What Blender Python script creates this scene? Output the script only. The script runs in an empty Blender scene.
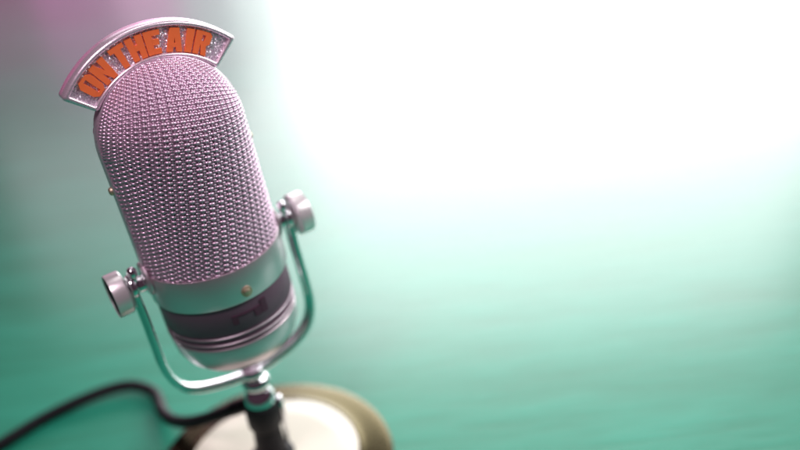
import bpy, math, random
import numpy as np
from mathutils import Matrix, Vector

MM = 0.001
sc = bpy.context.scene
col = sc.collection
R = math.radians

# ------------------------------------------------------------------ camera
cam_data = bpy.data.cameras.new('camera')
cam = bpy.data.objects.new('camera', cam_data)
col.objects.link(cam)
cam_data.lens = 943.29 * 36 / 800
cam_data.sensor_width = 36
cam_data.clip_start = 0.01
cam_data.clip_end = 50
rot = [[0.9927674, 0.1200533, 0.0],
       [-0.0604844, 0.5001691, -0.8638128],
       [-0.1037036, 0.8575652, 0.5038130]]
cm = Matrix([rot[i] + [[73.05, -336.52, 320.65][i] * MM] for i in range(3)] + [[0, 0, 0, 1]])
cam.matrix_world = cm
cam_data.dof.use_dof = True
cam_data.dof.focus_distance = 0.346
cam_data.dof.aperture_fstop = 3.4
cam_data.dof.aperture_blades = 0
sc.camera = cam

# ------------------------------------------------------------------ world and lamps
w = bpy.data.worlds.new('World')
sc.world = w
w.use_nodes = True
bg = w.node_tree.nodes['Background']
bg.inputs[0].default_value = (0.80, 0.42, 0.62, 1)
bg.inputs[1].default_value = 0.075


def softbox(name, loc, target, sx, sy, power, color):
    l = bpy.data.lights.new(name, 'AREA')
    l.shape = 'RECTANGLE'
    l.size, l.size_y = sx, sy
    l.energy = power
    l.color = color
    o = bpy.data.objects.new(name, l)
    col.objects.link(o)
    o.location = loc
    o.rotation_euler = (Vector(target) - Vector(loc)).to_track_quat('-Z', 'Y').to_euler()
    return o


def lamp_panel(name, x0, x1, z0, z1, radiance, color, spread=180):
    """one upright lamp panel of an added, unseen row 1.5 m behind the desk, facing the camera side"""
    o = softbox(name, ((x0 + x1) / 2, 1.50, (z0 + z1) / 2), ((x0 + x1) / 2, 0, (z0 + z1) / 2), x1 - x0, z1 - z0,
                math.pi * (x1 - x0) * (z1 - z0) * radiance, color)
    o.data.spread = R(spread)


lamp_panel('added_main_light', -0.10, 1.00, 0.02, 1.12, 4.7, (1.0, 1.0, 1.0), 140)  # added unseen panel; its reflection whitens the far tabletop
lamp_panel('added_side_light', 1.00, 1.45, 0.02, 0.80, 4.6, (1.0, 1.0, 1.0), 165)  # added panel that carries the white reflection on to the right
lamp_panel('added_edge_light', -0.20, -0.10, 0.36, 1.08, 4.6, (1.0, 0.99, 1.0))  # added narrow panel, softens the left end of the white reflection
lamp_panel('low_edge_light', -0.20, -0.10, 0.02, 0.35, 2.2, (1.0, 0.90, 0.97))
lamp_panel('added_step_light', -0.30, -0.20, 0.42, 1.00, 4.0, (1.0, 0.95, 0.98))  # added dimmer panel, a step in the fade towards the left
lamp_panel('added_low_step_light', -0.30, -0.20, 0.02, 0.35, 1.3, (1.0, 0.70, 0.88))  # lower half of the same added step, tinted pink
lamp_panel('added_fade_light', -0.42, -0.30, 0.44, 0.95, 2.7, (1.0, 0.90, 0.96))  # added panel, next step down in the leftward fade
lamp_panel('added_low_fade_light', -0.42, -0.30, 0.02, 0.35, 1.5, (1.0, 0.32, 0.70))  # lower half of that added step, stronger pink
lamp_panel('pale_light', -0.75, -0.42, 0.44, 0.90, 1.5, (1.0, 0.88, 0.96))
lamp_panel('mauve_light', -0.58, -0.42, 0.02, 0.35, 0.95, (1.0, 0.12, 0.60))  # this and the rose panels are added to tint the far left table
lamp_panel('rose_light', -0.90, -0.58, 0.02, 0.34, 0.55, (1.0, 0.10, 0.52))
lamp_panel('dim_rose_light', -1.40, -0.90, 0.02, 0.50, 0.36, (1.0, 0.06, 0.44))
softbox('overhead_light', (0.48, -0.06, 0.62), (0.26, 0.06, 0), 0.30, 0.30, 0.72, (1.0, 1.0, 1.0)).data.spread = R(110)
softbox('rim_fill_light', (-0.05, 0.32, 0.95), (-0.02, 0.0, 0.12), 0.40, 0.30, 0.10, (1.0, 0.98, 0.97)).data.spread = R(45)  # added above the mic to whiten the badge rim and base plate
softbox('right_light', (0.62, 0.16, 0.50), (0.0, 0.0, 0.13), 0.25, 0.45, 0.36, (1.0, 0.99, 0.99)).data.spread = R(60)
softbox('rose_front_light', (-0.12, -0.28, 0.72), (0, 0, 0.19), 0.14, 0.14, 0.125, (1.0, 0.82, 0.91)).data.spread = R(40)

sc.view_settings.view_transform = 'Standard'
sc.view_settings.look = 'None'
sc.view_settings.exposure = 0.0
sc.view_settings.gamma = 1.0


# ------------------------------------------------------------------ materials
def mat(name, color, metallic=0.0, rough=0.5, coat=0.0, spec=0.5):
    m = bpy.data.materials.new(name)
    m.use_nodes = True
    b = m.node_tree.nodes['Principled BSDF']
    b.inputs['Base Color'].default_value = (*color, 1)
    b.inputs['Metallic'].default_value = metallic
    b.inputs['Roughness'].default_value = rough
    b.inputs['Coat Weight'].default_value = coat
    b.inputs['Specular IOR Level'].default_value = spec
    return m


def nodes(m):
    nt = m.node_tree
    return nt, nt.nodes, nt.links, nt.nodes['Principled BSDF']


def wear(m, scale, lo, hi, stretch=(1, 1, 1)):
    """fine roughness variation: smudges and polishing marks"""
    nt, N, L, b = nodes(m)
    tc = N.new('ShaderNodeTexCoord')
    mp = N.new('ShaderNodeMapping')
    mp.inputs['Scale'].default_value = stretch
    nz = N.new('ShaderNodeTexNoise')
    nz.inputs['Scale'].default_value = scale
    nz.inputs['Detail'].default_value = 6
    mr = N.new('ShaderNodeMapRange')
    mr.inputs[3].default_value = lo
    mr.inputs[4].default_value = hi
    L.new(tc.outputs['Object'], mp.inputs['Vector'])
    L.new(mp.outputs[0], nz.inputs['Vector'])
    L.new(nz.outputs['Fac'], mr.inputs[0])
    L.new(mr.outputs[0], b.inputs['Roughness'])
    return m


M_wire = wear(mat('rosy_silver_wire', (0.70, 0.51, 0.64), 0.78, 0.3), 900, 0.28, 0.42)
M_liner = mat('dark_plum_cloth', (0.09, 0.04, 0.07), 0, 0.9)
M_frame = wear(mat('rosy_satin_chrome', (0.90, 0.74, 0.84), 0.7, 0.25), 500, 0.20, 0.34)
M_strip = wear(mat('satin_nickel', (0.70, 0.54, 0.64), 0.6, 0.25), 600, 0.22, 0.36)
M_band = wear(mat('satin_steel', (0.76, 0.65, 0.70), 0.86, 0.3), 400, 0.30, 0.42, (1, 1, 6))
M_trim = wear(mat('dull_trim_metal', (0.48, 0.42, 0.46), 1.0, 0.4), 400, 0.34, 0.48)
M_dark = wear(mat('dark_plum_lacquer', (0.17, 0.085, 0.135), 0.0, 0.4, 0.0, 0.35), 300, 0.42, 0.52)
M_emblem = mat('maroon_enamel', (0.075, 0.022, 0.050), 0.0, 0.35)
M_chrome = wear(mat('polished_chrome', (0.78, 0.79, 0.81), 1.0, 0.06), 300, 0.05, 0.16)
M_knob = wear(mat('brushed_knob_metal', (0.84, 0.79, 0.80), 0.55, 0.3), 900, 0.22, 0.40, (0.2, 3, 3))
M_knobface = mat('dark_knob_cap', (0.02, 0.03, 0.03), 0.0, 0.5, 0, 0.3)
M_brass = mat('brass_screw', (0.60, 0.50, 0.36), 0.8, 0.45)
M_basering = wear(mat('antique_brass', (0.075, 0.062, 0.030), 1.0, 0.3), 200, 0.22, 0.32)
M_plate = wear(mat('cream_plate', (0.92, 0.88, 0.74), 0.0, 0.35, 0.3), 120, 0.30, 0.44)
M_rubber = mat('black_rubber', (0.012, 0.011, 0.014), 0, 0.5, 0, 0.2)
M_orange = wear(mat('orange_enamel', (1.0, 0.20, 0.060), 0.0, 0.4), 700, 0.25, 0.5)


def make_glitter():
    m = mat('silver_glitter', (0.72, 0.64, 0.72), 0.55, 0.35)
    nt, N, L, b = nodes(m)
    tc = N.new('ShaderNodeTexCoord')
    vo = N.new('ShaderNodeTexVoronoi')
    vo.inputs['Scale'].default_value = 2600
    ge = N.new('ShaderNodeNewGeometry')
    sub = N.new('ShaderNodeVectorMath'); sub.operation = 'SUBTRACT'
    sub.inputs[1].default_value = (0.5, 0.5, 0.5)
    scl = N.new('ShaderNodeVectorMath'); scl.operation = 'SCALE'
    scl.inputs['Scale'].default_value = 1.1
    add = N.new('ShaderNodeVectorMath'); add.operation = 'ADD'
    nor = N.new('ShaderNodeVectorMath'); nor.operation = 'NORMALIZE'
    L.new(tc.outputs['Object'], vo.inputs['Vector'])
    L.new(vo.outputs['Color'], sub.inputs[0])
    L.new(sub.outputs[0], scl.inputs[0])
    L.new(scl.outputs[0], add.inputs[0])
    L.new(ge.outputs['Normal'], add.inputs[1])
    L.new(add.outputs[0], nor.inputs[0])
    L.new(nor.outputs[0], b.inputs['Normal'])
    cr = N.new('ShaderNodeValToRGB')
    cr.color_ramp.elements[0].color = (0.58, 0.42, 0.58, 1)
    cr.color_ramp.elements[1].color = (0.95, 0.90, 0.95, 1)
    sp = N.new('ShaderNodeSeparateColor')
    L.new(vo.outputs['Color'], sp.inputs[0])
    L.new(sp.outputs[1], cr.inputs[0])
    L.new(cr.outputs[0], b.inputs['Base Color'])
    return m


M_glitter = make_glitter()


def make_table():
    m = mat('teal_painted_wood', (0.05, 0.40, 0.27), 0.0, 0.45, 1.0, 0.5)
    m.node_tree.nodes['Principled BSDF'].inputs['Coat Roughness'].default_value = 0.22
    nt, N, L, b = nodes(m)
    tc = N.new('ShaderNodeTexCoord')

    def noise(scale, stretch, detail=5, rough=0.55):
        mp = N.new('ShaderNodeMapping')
        mp.inputs['Scale'].default_value = stretch
        nz = N.new('ShaderNodeTexNoise')
        nz.inputs['Scale'].default_value = scale
        nz.inputs['Detail'].default_value = detail
        nz.inputs['Roughness'].default_value = rough
        nz.inputs['Distortion'].default_value = 0.4
        L.new(tc.outputs['Object'], mp.inputs['Vector'])
        L.new(mp.outputs[0], nz.inputs['Vector'])
        return nz.outputs['Fac']
    big = noise(9, (0.9, 4.5, 1))
    fine = noise(60, (0.35, 6, 1), 8, 0.65)
    mx = N.new('ShaderNodeMath'); mx.operation = 'MULTIPLY_ADD'
    mx.inputs[1].default_value = 0.45
    L.new(fine, mx.inputs[0])
    sc_ = N.new('ShaderNodeMath'); sc_.operation = 'MULTIPLY'
    sc_.inputs[1].default_value = 0.55
    L.new(big, sc_.inputs[0])
    L.new(sc_.outputs[0], mx.inputs[2])
    cr = N.new('ShaderNodeValToRGB')
    cr.color_ramp.elements[0].position = 0.30
    cr.color_ramp.elements[0].color = (0.008, 0.235, 0.132, 1)
    cr.color_ramp.elements[1].position = 0.70
    cr.color_ramp.elements[1].color = (0.024, 0.41, 0.27, 1)
    L.new(mx.outputs[0], cr.inputs[0])
    L.new(cr.outputs[0], b.inputs['Base Color'])
    mr = N.new('ShaderNodeMapRange')
    mr.inputs[3].default_value = 0.39
    mr.inputs[4].default_value = 0.53
    L.new(mx.outputs[0], mr.inputs[0])
    L.new(mr.outputs[0], b.inputs['Roughness'])
    bp = N.new('ShaderNodeBump')
    bp.inputs['Strength'].default_value = 0.35
    bp.inputs['Distance'].default_value = 0.002
    L.new(mx.outputs[0], bp.inputs['Height'])
    L.new(bp.outputs[0], b.inputs['Normal'])
    return m


M_table = make_table()


# ------------------------------------------------------------------ mesh helpers (all lengths in mm)
def build(name, verts, faces, material, parent=None, smooth=True, sharp=None):
    me = bpy.data.meshes.new(name)
    me.from_pydata([(v[0] * MM, v[1] * MM, v[2] * MM) for v in verts], [], faces)
    me.materials.append(material)
    if smooth:
        me.polygons.foreach_set('use_smooth', [True] * len(me.polygons))
    me.update()
    if sharp is not None:
        me.set_sharp_from_angle(angle=R(sharp))
    o = bpy.data.objects.new(name, me)
    col.objects.link(o)
    if parent:
        o.parent = parent
    return o


class Geo:
    def __init__(s):
        s.v, s.f = [], []

    def add(s, v, f):
        n = len(s.v)
        s.v += [tuple(p) for p in v]
        s.f += [tuple(n + i for i in q) for q in f]
        return s

    def lathe(s, prof, axis='z', seg=96, c=(0, 0, 0), flip=1):
        """prof: (radius, height) list, bottom to top"""
        v, f = [], []
        n = len(prof)
        for i in range(seg):
            a = 2 * math.pi * i / seg
            for r, h in prof:
                x, y = r * math.cos(a), r * math.sin(a)
                if axis == 'z':
                    v.append((c[0] + x, c[1] + y, c[2] + h))
                elif axis == 'x':
                    v.append((c[0] + flip * h, c[1] + x, c[2] + y))
                elif axis == 'y':
                    v.append((c[0] + x, c[1] + flip * h, c[2] + y))
        for i in range(seg):
            j = (i + 1) % seg
            for k in range(n - 1):
                q = (i * n + k, j * n + k, j * n + k + 1, i * n + k + 1)
                f.append(q)
        return s.add(v, f)

    def tube(s, pts, rx, ry=None, seg=16, ref=(0, 1, 0), cap=True):
        """sweep: rx across the reference direction, ry along it"""
        ry = ry or rx
        P = [Vector(p) for p in pts]
        v, f = [], []
        n = len(P)
        for i, p in enumerate(P):
            t = (P[min(i + 1, n - 1)] - P[max(i - 1, 0)]).normalized()
            e = Vector(ref) - t * t.dot(Vector(ref)); e.normalize()
            g = t.cross(e)
            for k in range(seg):
                a = 2 * math.pi * k / seg
                ca, sa = math.cos(a), math.sin(a)
                if ry != rx:   # superellipse for flat bars
                    ca = math.copysign(abs(ca) ** 0.6, ca); sa = math.copysign(abs(sa) ** 0.6, sa)
                v.append(p + g * rx * ca + e * ry * sa)
        for i in range(n - 1):
            for k in range(seg):
                l = (k + 1) % seg
                f.append((i * seg + k, i * seg + l, (i + 1) * seg + l, (i + 1) * seg + k))
        if cap:
            f.append(tuple(range(seg))[::-1])
            f.append(tuple((n - 1) * seg + k for k in range(seg)))
        return s.add(v, f)


def smooth_path(pts, per=8):
    out = []
    P = [Vector(p) for p in pts]
    P = [P[0] * 2 - P[1]] + P + [P[-1] * 2 - P[-2]]
    for i in range(1, len(P) - 2):
        for k in range(per):
            t = k / per
            a, b, c, d = P[i - 1], P[i], P[i + 1], P[i + 2]
            out.append(0.5 * ((2 * b) + (c - a) * t + (2 * a - 5 * b + 4 * c - d) * t * t + (3 * b - a - 3 * c + d) * t ** 3))
    out.append(P[-2])
    return out


def arc(cx, cz, r, a0, a1, n):
    return [(cx + r * math.cos(R(a0 + (a1 - a0) * i / n)), cz + r * math.sin(R(a0 + (a1 - a0) * i / n))) for i in range(n + 1)]


# ------------------------------------------------------------------ the surface
def plane(name, x0, x1, y0, y1, z, m):
    return build(name, [(x0, y0, z), (x1, y0, z), (x1, y1, z), (x0, y1, z)], [(0, 1, 2, 3)], m, smooth=False)


top = plane('tabletop', -2500, 2500, -900, 3000, 0, M_table)
top['kind'] = 'structure'

# ------------------------------------------------------------------ the microphone
mic = bpy.data.objects.new('desk_microphone', None)
col.objects.link(mic)
mic['label'] = 'silver mesh desk microphone with orange ON THE AIR badge, standing on a round base'
mic['category'] = 'microphone'

# upright parts, world frame (base centre at the origin)
g = Geo().lathe([(53, 0.05), (56.4, 0.05), (57, 0.6), (57.2, 1.4), (57, 2.3), (56.2, 3.0), (54.5, 3.5), (50, 4.0),
                 (45, 4.5), (42.6, 5.0), (42.0, 5.6), (41.5, 5.7), (41.0, 5.2), (41.0, 4.2), (38, 4.2)], seg=160)
base = build('base', g.v, g.f, M_basering, mic, sharp=50)
g = Geo().lathe([(40.9, 4.3), (40.9, 5.2), (40.4, 5.5), (30, 6.0), (18, 6.6), (0.01, 7.0)], seg=128)
plate = build('base_plate', g.v, g.f, M_plate, base, sharp=50)

g = Geo().lathe([(10.5, 6.6), (10.5, 8.2), (9.6, 9.2), (7.6, 9.6), (7.2, 12), (6.6, 22), (6.4, 26), (7.3, 26.6),
                 (7.9, 28), (8.1, 38.5), (7.8, 40.0), (6.8, 40.65), (0.01, 40.6)], seg=64)
stem = build('stem', g.v, g.f, M_rubber, mic, sharp=40)
g = Geo().tube([(8.2, 1.0, 15), (8.7, 1.0, 26), (8.9, 1.0, 36), (8.2, 1.0, 41.5)], 1.0, 1.6, seg=12)
sliver = build('connector_sliver', g.v, g.f, M_chrome, stem)  # bright chrome sliver, part of a connector beside the boot
g = Geo().lathe([(0.01, 40.7), (6.6, 40.7), (7.2, 41.4), (7.2, 43.4), (6.4, 45.4), (5.2, 47.2), (4.6, 48)], seg=64)
g.lathe([(4.6, 47.8)] + [(6.4 * math.cos(R(a)), 52.2 + 4.9 * math.sin(R(a))) for a in range(-50, 86, 6)] + [(0.01, 57.1)], seg=64)
ball = build('swivel_joint', g.v, g.f, M_chrome, mic, sharp=40)

# tilted parts: the mic's own frame (origin at the centre of the mesh's lower edge, z along its axis)
MR = [[0.87482835, -0.47825421, -0.07712501],
      [0.48003659, 0.87723239, 0.00531],
      [0.06511702, -0.04166816, 0.99700729]]
ML = (-5.815, 0.400, 126.409)
MM4 = Matrix([MR[i] + [ML[i] * MM] for i in range(3)] + [[0, 0, 0, 1]])


def head(name, g, m, parent=mic, sharp=None, smooth=True):
    o = build(name, g.v, g.f, m, parent, smooth=smooth, sharp=sharp)
    if parent is mic:
        o.matrix_local = MM4
    return o


RB, Z0, HD = 27.5, 52.0, 43.9           # radius, height of the straight part, arc length of the dome
HT = Z0 + HD
DU, DV = 1.80, 1.02                     # pitch of the uprights and of the rows
SLANT = R(12)                           # the weave was cut slightly askew


def surf(s_, h):
    """point and normal on the front half of the grille; s_ = arc to the right of the front line, h = height along the surface"""
    s_, h = np.broadcast_arrays(np.asarray(s_, float), np.asarray(h, float))
    th = s_ / RB
    lam = np.clip((h - Z0) / HD, 0, 1) * math.pi / 2
    P1 = np.stack([np.cos(lam) * np.sin(th), -np.cos(lam) * np.cos(th), np.sin(lam)], -1)
    P2 = np.stack([np.sin(th), -np.cos(th) * np.cos(lam), np.cos(th) * np.sin(lam)], -1)
    P = P1 + P2
    P /= np.linalg.norm(P, axis=-1, keepdims=True)
    z = np.where(h < Z0, h, Z0 + 27.9 * P[..., 2])
    pos = np.stack([RB * P[..., 0], RB * P[..., 1], z], -1)
    return pos, P


def wires(paths, radius, seg=6):
    """paths: list of (N,3) centre lines and normals -> one vertex/face array"""
    V, F = [], []
    base_i = 0
    ang = np.arange(seg) * 2 * math.pi / seg
    for pos, nor in paths:
        t = np.gradient(pos, axis=0)
        t /= np.linalg.norm(t, axis=1, keepdims=True)
        b = np.cross(t, nor); b /= np.linalg.norm(b, axis=1, keepdims=True)
        n = np.cross(b, t)
        ring = pos[:, None, :] + radius * (np.cos(ang)[None, :, None] * b[:, None, :] + np.sin(ang)[None, :, None] * n[:, None, :])
        V.append(ring.reshape(-1, 3))
        m = len(pos)
        i = np.arange(m - 1)[:, None] * seg; k = np.arange(seg)[None, :]; l = (k + 1) % seg
        q = np.stack([i + k, i + l, i + seg + l, i + seg + k], -1).reshape(-1, 4) + base_i
        F.append(q); base_i += m * seg
    return np.concatenate(V), np.concatenate(F)


def fast_mesh(name, V, F, m):
    me = bpy.data.meshes.new(name)
    me.vertices.add(len(V)); me.vertices.foreach_set('co', (V * MM).astype(np.float32).ravel())
    me.loops.add(F.size); me.loops.foreach_set('vertex_index', F.astype(np.int32).ravel())
    me.polygons.add(len(F)); me.polygons.foreach_set('loop_start', np.arange(0, F.size, 4, dtype=np.int32))
    me.polygons.foreach_set('use_smooth', np.ones(len(F), bool))
    me.materials.append(m)
    me.update(calc_edges=True); me.validate()
    return me


rng = np.random.default_rng(7)
ca, sa = math.cos(SLANT), math.sin(SLANT)
S_MAX = RB * math.pi / 2


def clipped(u, v):
    s_, h = u * ca + v * sa, -u * sa + v * ca
    ok = (np.abs(s_) <= S_MAX) & (h >= -0.4) & (h <= HT)
    return s_[ok], h[ok], ok


paths_h, paths_v, rows_heavy = [], [], []
uu = np.arange(-90, 90, DU / 6)
vv = np.arange(-40, 130, DV / 2)
for j in range(-30, 120):
    s_, h, ok = clipped(uu, np.full_like(uu, (j + 0.5) * DV))
    if ok.sum() < 6:
        continue
    p, n = surf(s_, h)
    c_ = np.cos(math.pi * uu[ok] / DU) * (-1) ** j
    off = (0.62 if j % 2 == 0 else 0.42) * np.sign(c_) * np.abs(c_) ** 0.75
    off += 0.05 * np.interp(uu[ok], np.linspace(-90, 90, 60), rng.normal(size=60))
    paths_h.append((p + n * off[:, None], n)); rows_heavy.append(j % 2 == 0)
for k in range(-50, 51):
    s_, h, ok = clipped(np.full_like(vv, k * DU), vv)
    if ok.sum() < 6:
        continue
    p, n = surf(s_, h)
    off = -0.48 * np.sin(math.pi * vv[ok] / DV) * (-1) ** k
    paths_v.append((p + n * off[:, None], n))
# the rows that ride over every second upright are the heavier ones, as in the photo
Vh, Fh = wires([q for q, b in zip(paths_h, rows_heavy) if b], 0.66)
Vg, Fg = wires([q for q, b in zip(paths_h, rows_heavy) if not b], 0.42)
Vv, Fv = wires(paths_v, 0.40)
V = np.concatenate([Vh, Vg, Vv]); F = np.concatenate([Fh, Fg + len(Vh), Fv + len(Vh) + len(Vg)])
Vb = V * np.array([-1, -1, 1])
Vall = np.concatenate([V, Vb]); Fall = np.concatenate([F, F + len(V)])
me = fast_mesh('mesh_grille', Vall, Fall, M_wire)
grille = bpy.data.objects.new('mesh_grille', me)
col.objects.link(grille)
grille.parent = mic
grille.matrix_local = MM4
g = Geo().lathe([(26.2, -1), (26.2, Z0)] + [(26.2 * math.cos(R(a)), Z0 + 26.6 * math.sin(R(a))) for a in range(4, 90, 4)] + [(0.01, Z0 + 26.6)], seg=64)
head('liner', g, M_liner, grille)

# the flat seam strip that arches over the sides
prof = [(28.3, z) for z in np.linspace(0, Z0, 14)] + [(28.3 * math.cos(R(a)), Z0 + 28.7 * math.sin(R(a))) for a in range(4, 90, 4)]
full = prof + [(0, Z0 + 28.7)] + [(-x, z) for x, z in prof[::-1]]
g = Geo().tube([(x, 0, z) for x, z in full], 0.75, 2.6, seg=16, ref=(0, 1, 0))
strip = head('side_strip', g, M_strip)
for s in (-1, 1):
    g = Geo().lathe([(0.01, 1.5), (1.1, 1.4), (1.6, 0.9), (1.7, 0), (1.7, -0.8)], 'x', 24, (28.9 * s, 0, 37.8), s)
    head('strip_screw', g, M_brass, strip, sharp=40)

# lower shell
g = Geo().lathe([(26.8, -0.6), (26.9, 0.0), (28.4, 0.0), (28.8, -0.15), (28.95, -0.6), (28.9, -14.4), (28.6, -14.9), (27.0, -15.0)], seg=160)
band = head('collar_band', g, M_band, sharp=35)
g = Geo()
g.lathe([(2.3, -0.4), (2.3, 0.35), (2.0, 0.5), (1.75, 0.4), (1.7, 0.1), (1.6, 0.1), (1.5, 0.7), (1.1, 1.0), (0.5, 1.1), (0.01, 1.1)], 'y', 32, (1.2, -28.9, -10.8), -1)
head('collar_screw', g, M_brass, band, sharp=40)
g = Geo().lathe([(26.9, -14.6), (27.9, -15.3), (27.9, -27.0), (27.5, -27.4), (27.3, -28.4), (27.3, -30.4), (27.1, -31.0), (27.1, -33.4), (27.3, -34.6)], seg=160)
shell = head('lower_shell', g, M_dark, sharp=50)
g = Geo()


def curved_block(g, x0, x1, z0, z1, r0, r1, n=8):
    """a raised block lying on the curved shell, x measured along the arc"""
    v, f = [], []
    for i in range(n + 1):
        a = (x0 + (x1 - x0) * i / n) / 28.0
        for r, z in ((r0, z0), (r1, z0), (r1, z1), (r0, z1)):
            v.append((r * math.sin(a), -r * math.cos(a), z))
    for i in range(n):
        for k in range(4):
            l = (k + 1) % 4
            f.append((4 * i + k, 4 * (i + 1) + k, 4 * (i + 1) + l, 4 * i + l))
    f += [(0, 1, 2, 3), tuple(4 * n + k for k in (3, 2, 1, 0))]
    g.add(v, f)


curved_block(g, -7.6, -5.2, -24.0, -20.0, 27.6, 28.25, 3)
curved_block(g, -5.1, 1.9, -21.0, -20.0, 27.6, 28.15, 5)
curved_block(g, 2.0, 5.2, -24.0, -20.0, 27.6, 28.25, 3)
curved_block(g, 5.3, 8.0, -24.0, -17.8, 27.6, 28.25, 3)
head('emblem', g, M_emblem, shell, smooth=False)
for z in (-29.4, -32.6):
    g = Geo().lathe([(27.2 + 0.75 * math.cos(R(a)), z + 0.5 * math.sin(R(a))) for a in range(0, 361, 24)], seg=160)
    head('trim_ring', g, M_trim, shell)
g = Geo().lathe([(26.9, -34.4), (27.4, -34.7), (27.6, -35.4), (27.4, -38), (26.8, -42), (25.0, -46.2), (21.7, -50.0), (15.8, -53.0),
                 (8.5, -54.4), (7.5, -54.7), (6.5, -56.5), (0.01, -57)], seg=160)
head('bottom_cup', g, M_band, sharp=60)

for s in (-1, 1):
    g = Geo().lathe([(2.0, 28.0), (6.6, 28.2), (7.2, 28.6), (7.2, 29.4), (6.6, 29.9), (5.0, 30.1), (2.0, 30.1)], 'x', 72, (0, 0, -2.8), s)
    head('pivot_plate', g, M_band, band, sharp=40)

# yoke
half = [(35.2, -0.5), (35.2, -8), (35.0, -18), (35.2, -31), (35.2, -44), (33.9, -52), (30.5, -58.6), (24.5, -63.2), (15, -66.4), (6, -68.2), (0, -68.6)]
pts = [(-x, 0, z) for x, z in half] + [(x, 0, z) for x, z in half[-2::-1]]
g = Geo().tube(smooth_path(pts, 8), 1.8, 3.0, seg=20)
for s in (-1, 1):
    g.lathe([(3.2, -1.4), (4.6, -1.4), (5.0, -1.0), (5.0, 1.0), (4.6, 1.4), (3.2, 1.4)], 'x', 32, (35.2 * s, 0, -3.6), s)
yoke = head('yoke', g, M_chrome, sharp=60)
for s in (-1, 1):
    g = Geo().lathe([(0.01, 2.4), (1.2, 2.2), (1.9, 1.4), (2.1, 0), (1.9, -1.4), (1.2, -2.2), (1.0, -4)], 'z', 24, (33.6 * s, -2.2, 3.2))
    head('set_screw', g, M_chrome, yoke)
g = Geo().lathe([(4.4, -66.4), (5.2, -67.4), (5.2, -69.6), (4.6, -70.4), (3.6, -71.0), (3.6, -72.6)], 'z', 40)
g.lathe([(0.01, -66.2), (4.4, -66.4)], 'z', 40)
head('yoke_boss', g, M_chrome, yoke, sharp=40)

# knobs on the pivot axis
for s in (-1, 1):
    c = (0, 0, -4.2)
    g = Geo().lathe([(2.2, 37.6), (7.8, 37.6), (8.7, 38.0), (9.1, 38.5), (9.1, 43.6), (9.0, 44.0), (8.8, 44.1), (8.7, 44.0), (8.7, 42.8)], 'x', 96, c, s)
    kn = head('knob', g, M_knob, sharp=35)
    g = Geo().lathe([(8.75, 43.8), (8.2, 43.2), (4, 42.6), (0.01, 42.4)], 'x', 48, c, s)
    head('knob_cap', g, M_knobface, kn)
    g = Geo().lathe([(4.8, 28.2), (4.8, 30.2), (3.4, 30.8), (3.4, 33.0), (2.3, 33.2), (2.3, 37.7), ], 'x', 40, c, s)
    g.lathe([(0.01, 36.5), (3.5, 36.6), (3.8, 37.0), (3.5, 37.5), (0.01, 37.6)], 'x', 6, c, s)
    head('pivot_shaft', g, M_chrome, kn, sharp=40)

# ------------------------------------------------------------------ badge
ZC = 49.2
YF, YB = -2.6, 5.2      # front and back faces


def pol(r, a, y):
    return (r * math.sin(R(a)), y, ZC + r * math.cos(R(a)))


def sector_outline(r0, r1, a1, rc, n=56, nc=6):
    """closed outline of a rounded annular sector as (r, angle in degrees)"""
    out = []
    def corner(rr, aa, sr, sa, rev):
        cr_, seq = rr - sr * rc, []
        for i in range(nc + 1):
            t = R(90 * i / nc)
            dr = rc * math.cos(t) * sr
            da = rc * math.sin(t) * sa
            r = cr_ + dr
            seq.append((r, (aa - sa * math.degrees(rc / rr)) + math.degrees(da / rr)))
        return seq[::-1] if rev else seq
    top_ = [(r1, -a1 + math.degrees(rc / r1) + (2 * a1 - 2 * math.degrees(rc / r1)) * i / n) for i in range(n + 1)]
    bot_ = [(r0, a1 - math.degrees(rc / r0) - (2 * a1 - 2 * math.degrees(rc / r0)) * i / n) for i in range(n + 1)]
    out += top_ + corner(r1, a1, 1, 1, False)[1:] + corner(r0, a1, -1, 1, True)[:-1] + bot_ + corner(r0, -a1, -1, -1, False)[1:] + corner(r1, -a1, 1, -1, True)[:-1]
    return out


def ring_shell(loops):
    """loops: list of (outline, y) of equal length; bridges them in order"""
    g = Geo()
    n = len(loops[0][0])
    v = []
    for ol, y in loops:
        v += [pol(r, a, y) for r, a in ol]
    f = []
    for j in range(len(loops) - 1):
        for i in range(n):
            k = (i + 1) % n
            f.append((j * n + i, j * n + k, (j + 1) * n + k, (j + 1) * n + i))
    g.add(v, f)
    return g


RI, RO, AH = 31.0, 44.9, 50.0


def inset(d, rc):
    return sector_outline(RI + d, RO - d, AH - math.degrees(d / 38.0), max(rc, 0.15))


loops = [(inset(1.0, 0.6), YB), (inset(0.35, 1.1), YB - 0.15), (inset(0.0, 1.4), YB - 0.7), (inset(0, 1.4), YF + 1.3), (inset(0.25, 1.2), YF + 0.55),
         (inset(0.7, 1.0), YF + 0.12), (inset(1.15, 0.8), YF), (inset(1.6, 0.6), YF + 0.12), (inset(1.95, 0.5), YF + 0.6), (inset(2.05, 0.5), YF + 1.6)]
g = ring_shell(loops)
badge = head('badge', g, M_frame, sharp=70)
n = len(loops[0][0])
g = Geo()


def sector_grid(g, r0, r1, a1, y, n=60, m=4):
    v = [pol(r0 + (r1 - r0) * j / m, -a1 + 2 * a1 * i / n, y) for i in range(n + 1) for j in range(m + 1)]
    f = [(i * (m + 1) + j, (i + 1) * (m + 1) + j, (i + 1) * (m + 1) + j + 1, i * (m + 1) + j + 1) for i in range(n) for j in range(m)]
    g.add(v, f)


sector_grid(g, RI + 1.4, RO - 1.4, 48.0, YF + 1.4)
head('glitter_panel', g, M_glitter, badge)
g = Geo()
sector_grid(g, RI + 0.6, RO - 0.6, 49.0, YB - 0.1)
head('back_panel', g, M_frame, badge)

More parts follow.
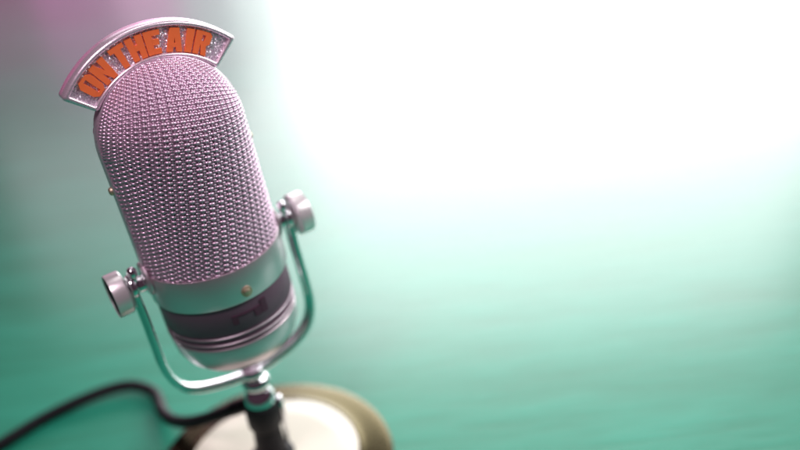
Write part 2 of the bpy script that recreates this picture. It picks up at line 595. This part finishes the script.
# letters: strokes as convex quads / polygons in a unit box (u 0..1 wide, v 0..1 high)
def bar(x0, x1, y0, y1):
    return [(x0, y0), (x1, y0), (x1, y1), (x0, y1)]


LET = {
    'O': [[(0, .2), (.22, 0), (.40, .14), (.36, .28)], [(.22, 0), (.78, 0), (.64, .14), (.36, .14)], [(.78, 0), (1, .2), (.64, .28), (.6, .14)],
          bar(0, .41, .2, .8), bar(.59, 1, .2, .8), [(0, .8), (.36, .72), (.40, .86), (.22, 1)], [(.36, .86), (.64, .86), (.78, 1), (.22, 1)],
          [(.64, .72), (1, .8), (.78, 1), (.6, .86)]],
    'N': [bar(0, .38, 0, 1), bar(.62, 1, 0, 1), [(.30, .62), (.66, 0), (.68, .40), (.34, 1)]],
    'T': [bar(.27, .73, 0, .84), bar(0, 1, .80, 1)],
    'H': [bar(0, .41, 0, 1), bar(.59, 1, 0, 1), bar(.38, .62, .38, .62)],
    'E': [bar(0, .48, 0, 1), bar(.46, 1, 0, .22), bar(.46, 1, .78, 1), bar(.46, .90, .38, .62)],
    'A': [[(0, 0), (.38, 0), (.56, 1), (.25, 1)], [(.62, 0), (1, 0), (.75, 1), (.44, 1)], bar(.26, .74, .20, .38)],
    'I': [bar(0, 1, 0, 1)],
    'R': [bar(0, .41, 0, 1), bar(.35, .80, .84, 1), bar(.35, .80, .42, .58), [(.62, .46), (.82, .42), (1, .52), (1, .90), (.82, 1), (.62, .96)],
          [(.42, .44), (.64, 0), (1, 0), (.78, .46)]],
}
R0L, R1L = 33.3, 42.2
for ch, ac, wd in (('O', -37.2, 9.0), ('N', -27.0, 8.8), ('T', -14.6, 7.8), ('H', -4.6, 8.6), ('E', 5.0, 8.0),
                   ('A', 17.4, 9.4), ('I', 26.2, 3.9), ('R', 33.8, 8.4)):
    g = Geo()
    for pi_, poly in enumerate(LET[ch]):
        # subdivide long polygons sideways is unnecessary at this size; each piece is a small prism with its own height step
        yf = YF + 0.55 - 0.012 * pi_
        q = [(R0L + (R1L - R0L) * v_, ac + (u_ - 0.5) * wd * 1.07) for u_, v_ in poly]
        cr_ = sum(r for r, a in q) / len(q); ca_ = sum(a for r, a in q) / len(q)
        fr = [pol(r, a, yf) for r, a in q]
        bk = [pol(r, a, YF + 1.5) for r, a in q]
        m_ = len(q)
        v = fr + bk
        f = [tuple(range(m_))] + [(k, m_ + k, m_ + (k + 1) % m_, (k + 1) % m_) for k in range(m_)]
        g.add(v, f)
    head('letter', g, M_orange, badge, smooth=False)

# ------------------------------------------------------------------ cable
cp = [(-5.2, 3.4, 37.0), (-11.5, 3.6, 35.5), (-24.8, 9.5, 27.0), (-40.2, 19.1, 17.0), (-52.7, 31.7, 9.0), (-60.5, 44.0, 5.4), (-64.2, 54.1, 4.0),
      (-69.5, 63.0, 4.2), (-81.8, 68.7, 5.0), (-97.8, 66.2, 4.6), (-122.4, 54.5, 3.0), (-143.4, 36.0, 2.6), (-166.8, 15.4, 2.6), (-200, -20, 2.6), (-240, -70, 2.6)]
g = Geo().tube(smooth_path(cp, 8), 3.1, seg=16, ref=(0, 0, 1))
cable = build('microphone_cable', g.v, g.f, M_rubber)
cable['label'] = 'black rubber cable curving from the microphone stem across the teal tabletop'
cable['category'] = 'cable'
g = Geo().tube(smooth_path([(-4.0, 3.0, 37.2), (-8.0, 3.5, 36.6), (-15, 5.0, 33.6)], 6), 3.5, seg=16, ref=(0, 0, 1))
build('strain_relief', g.v, g.f, M_rubber, cable)
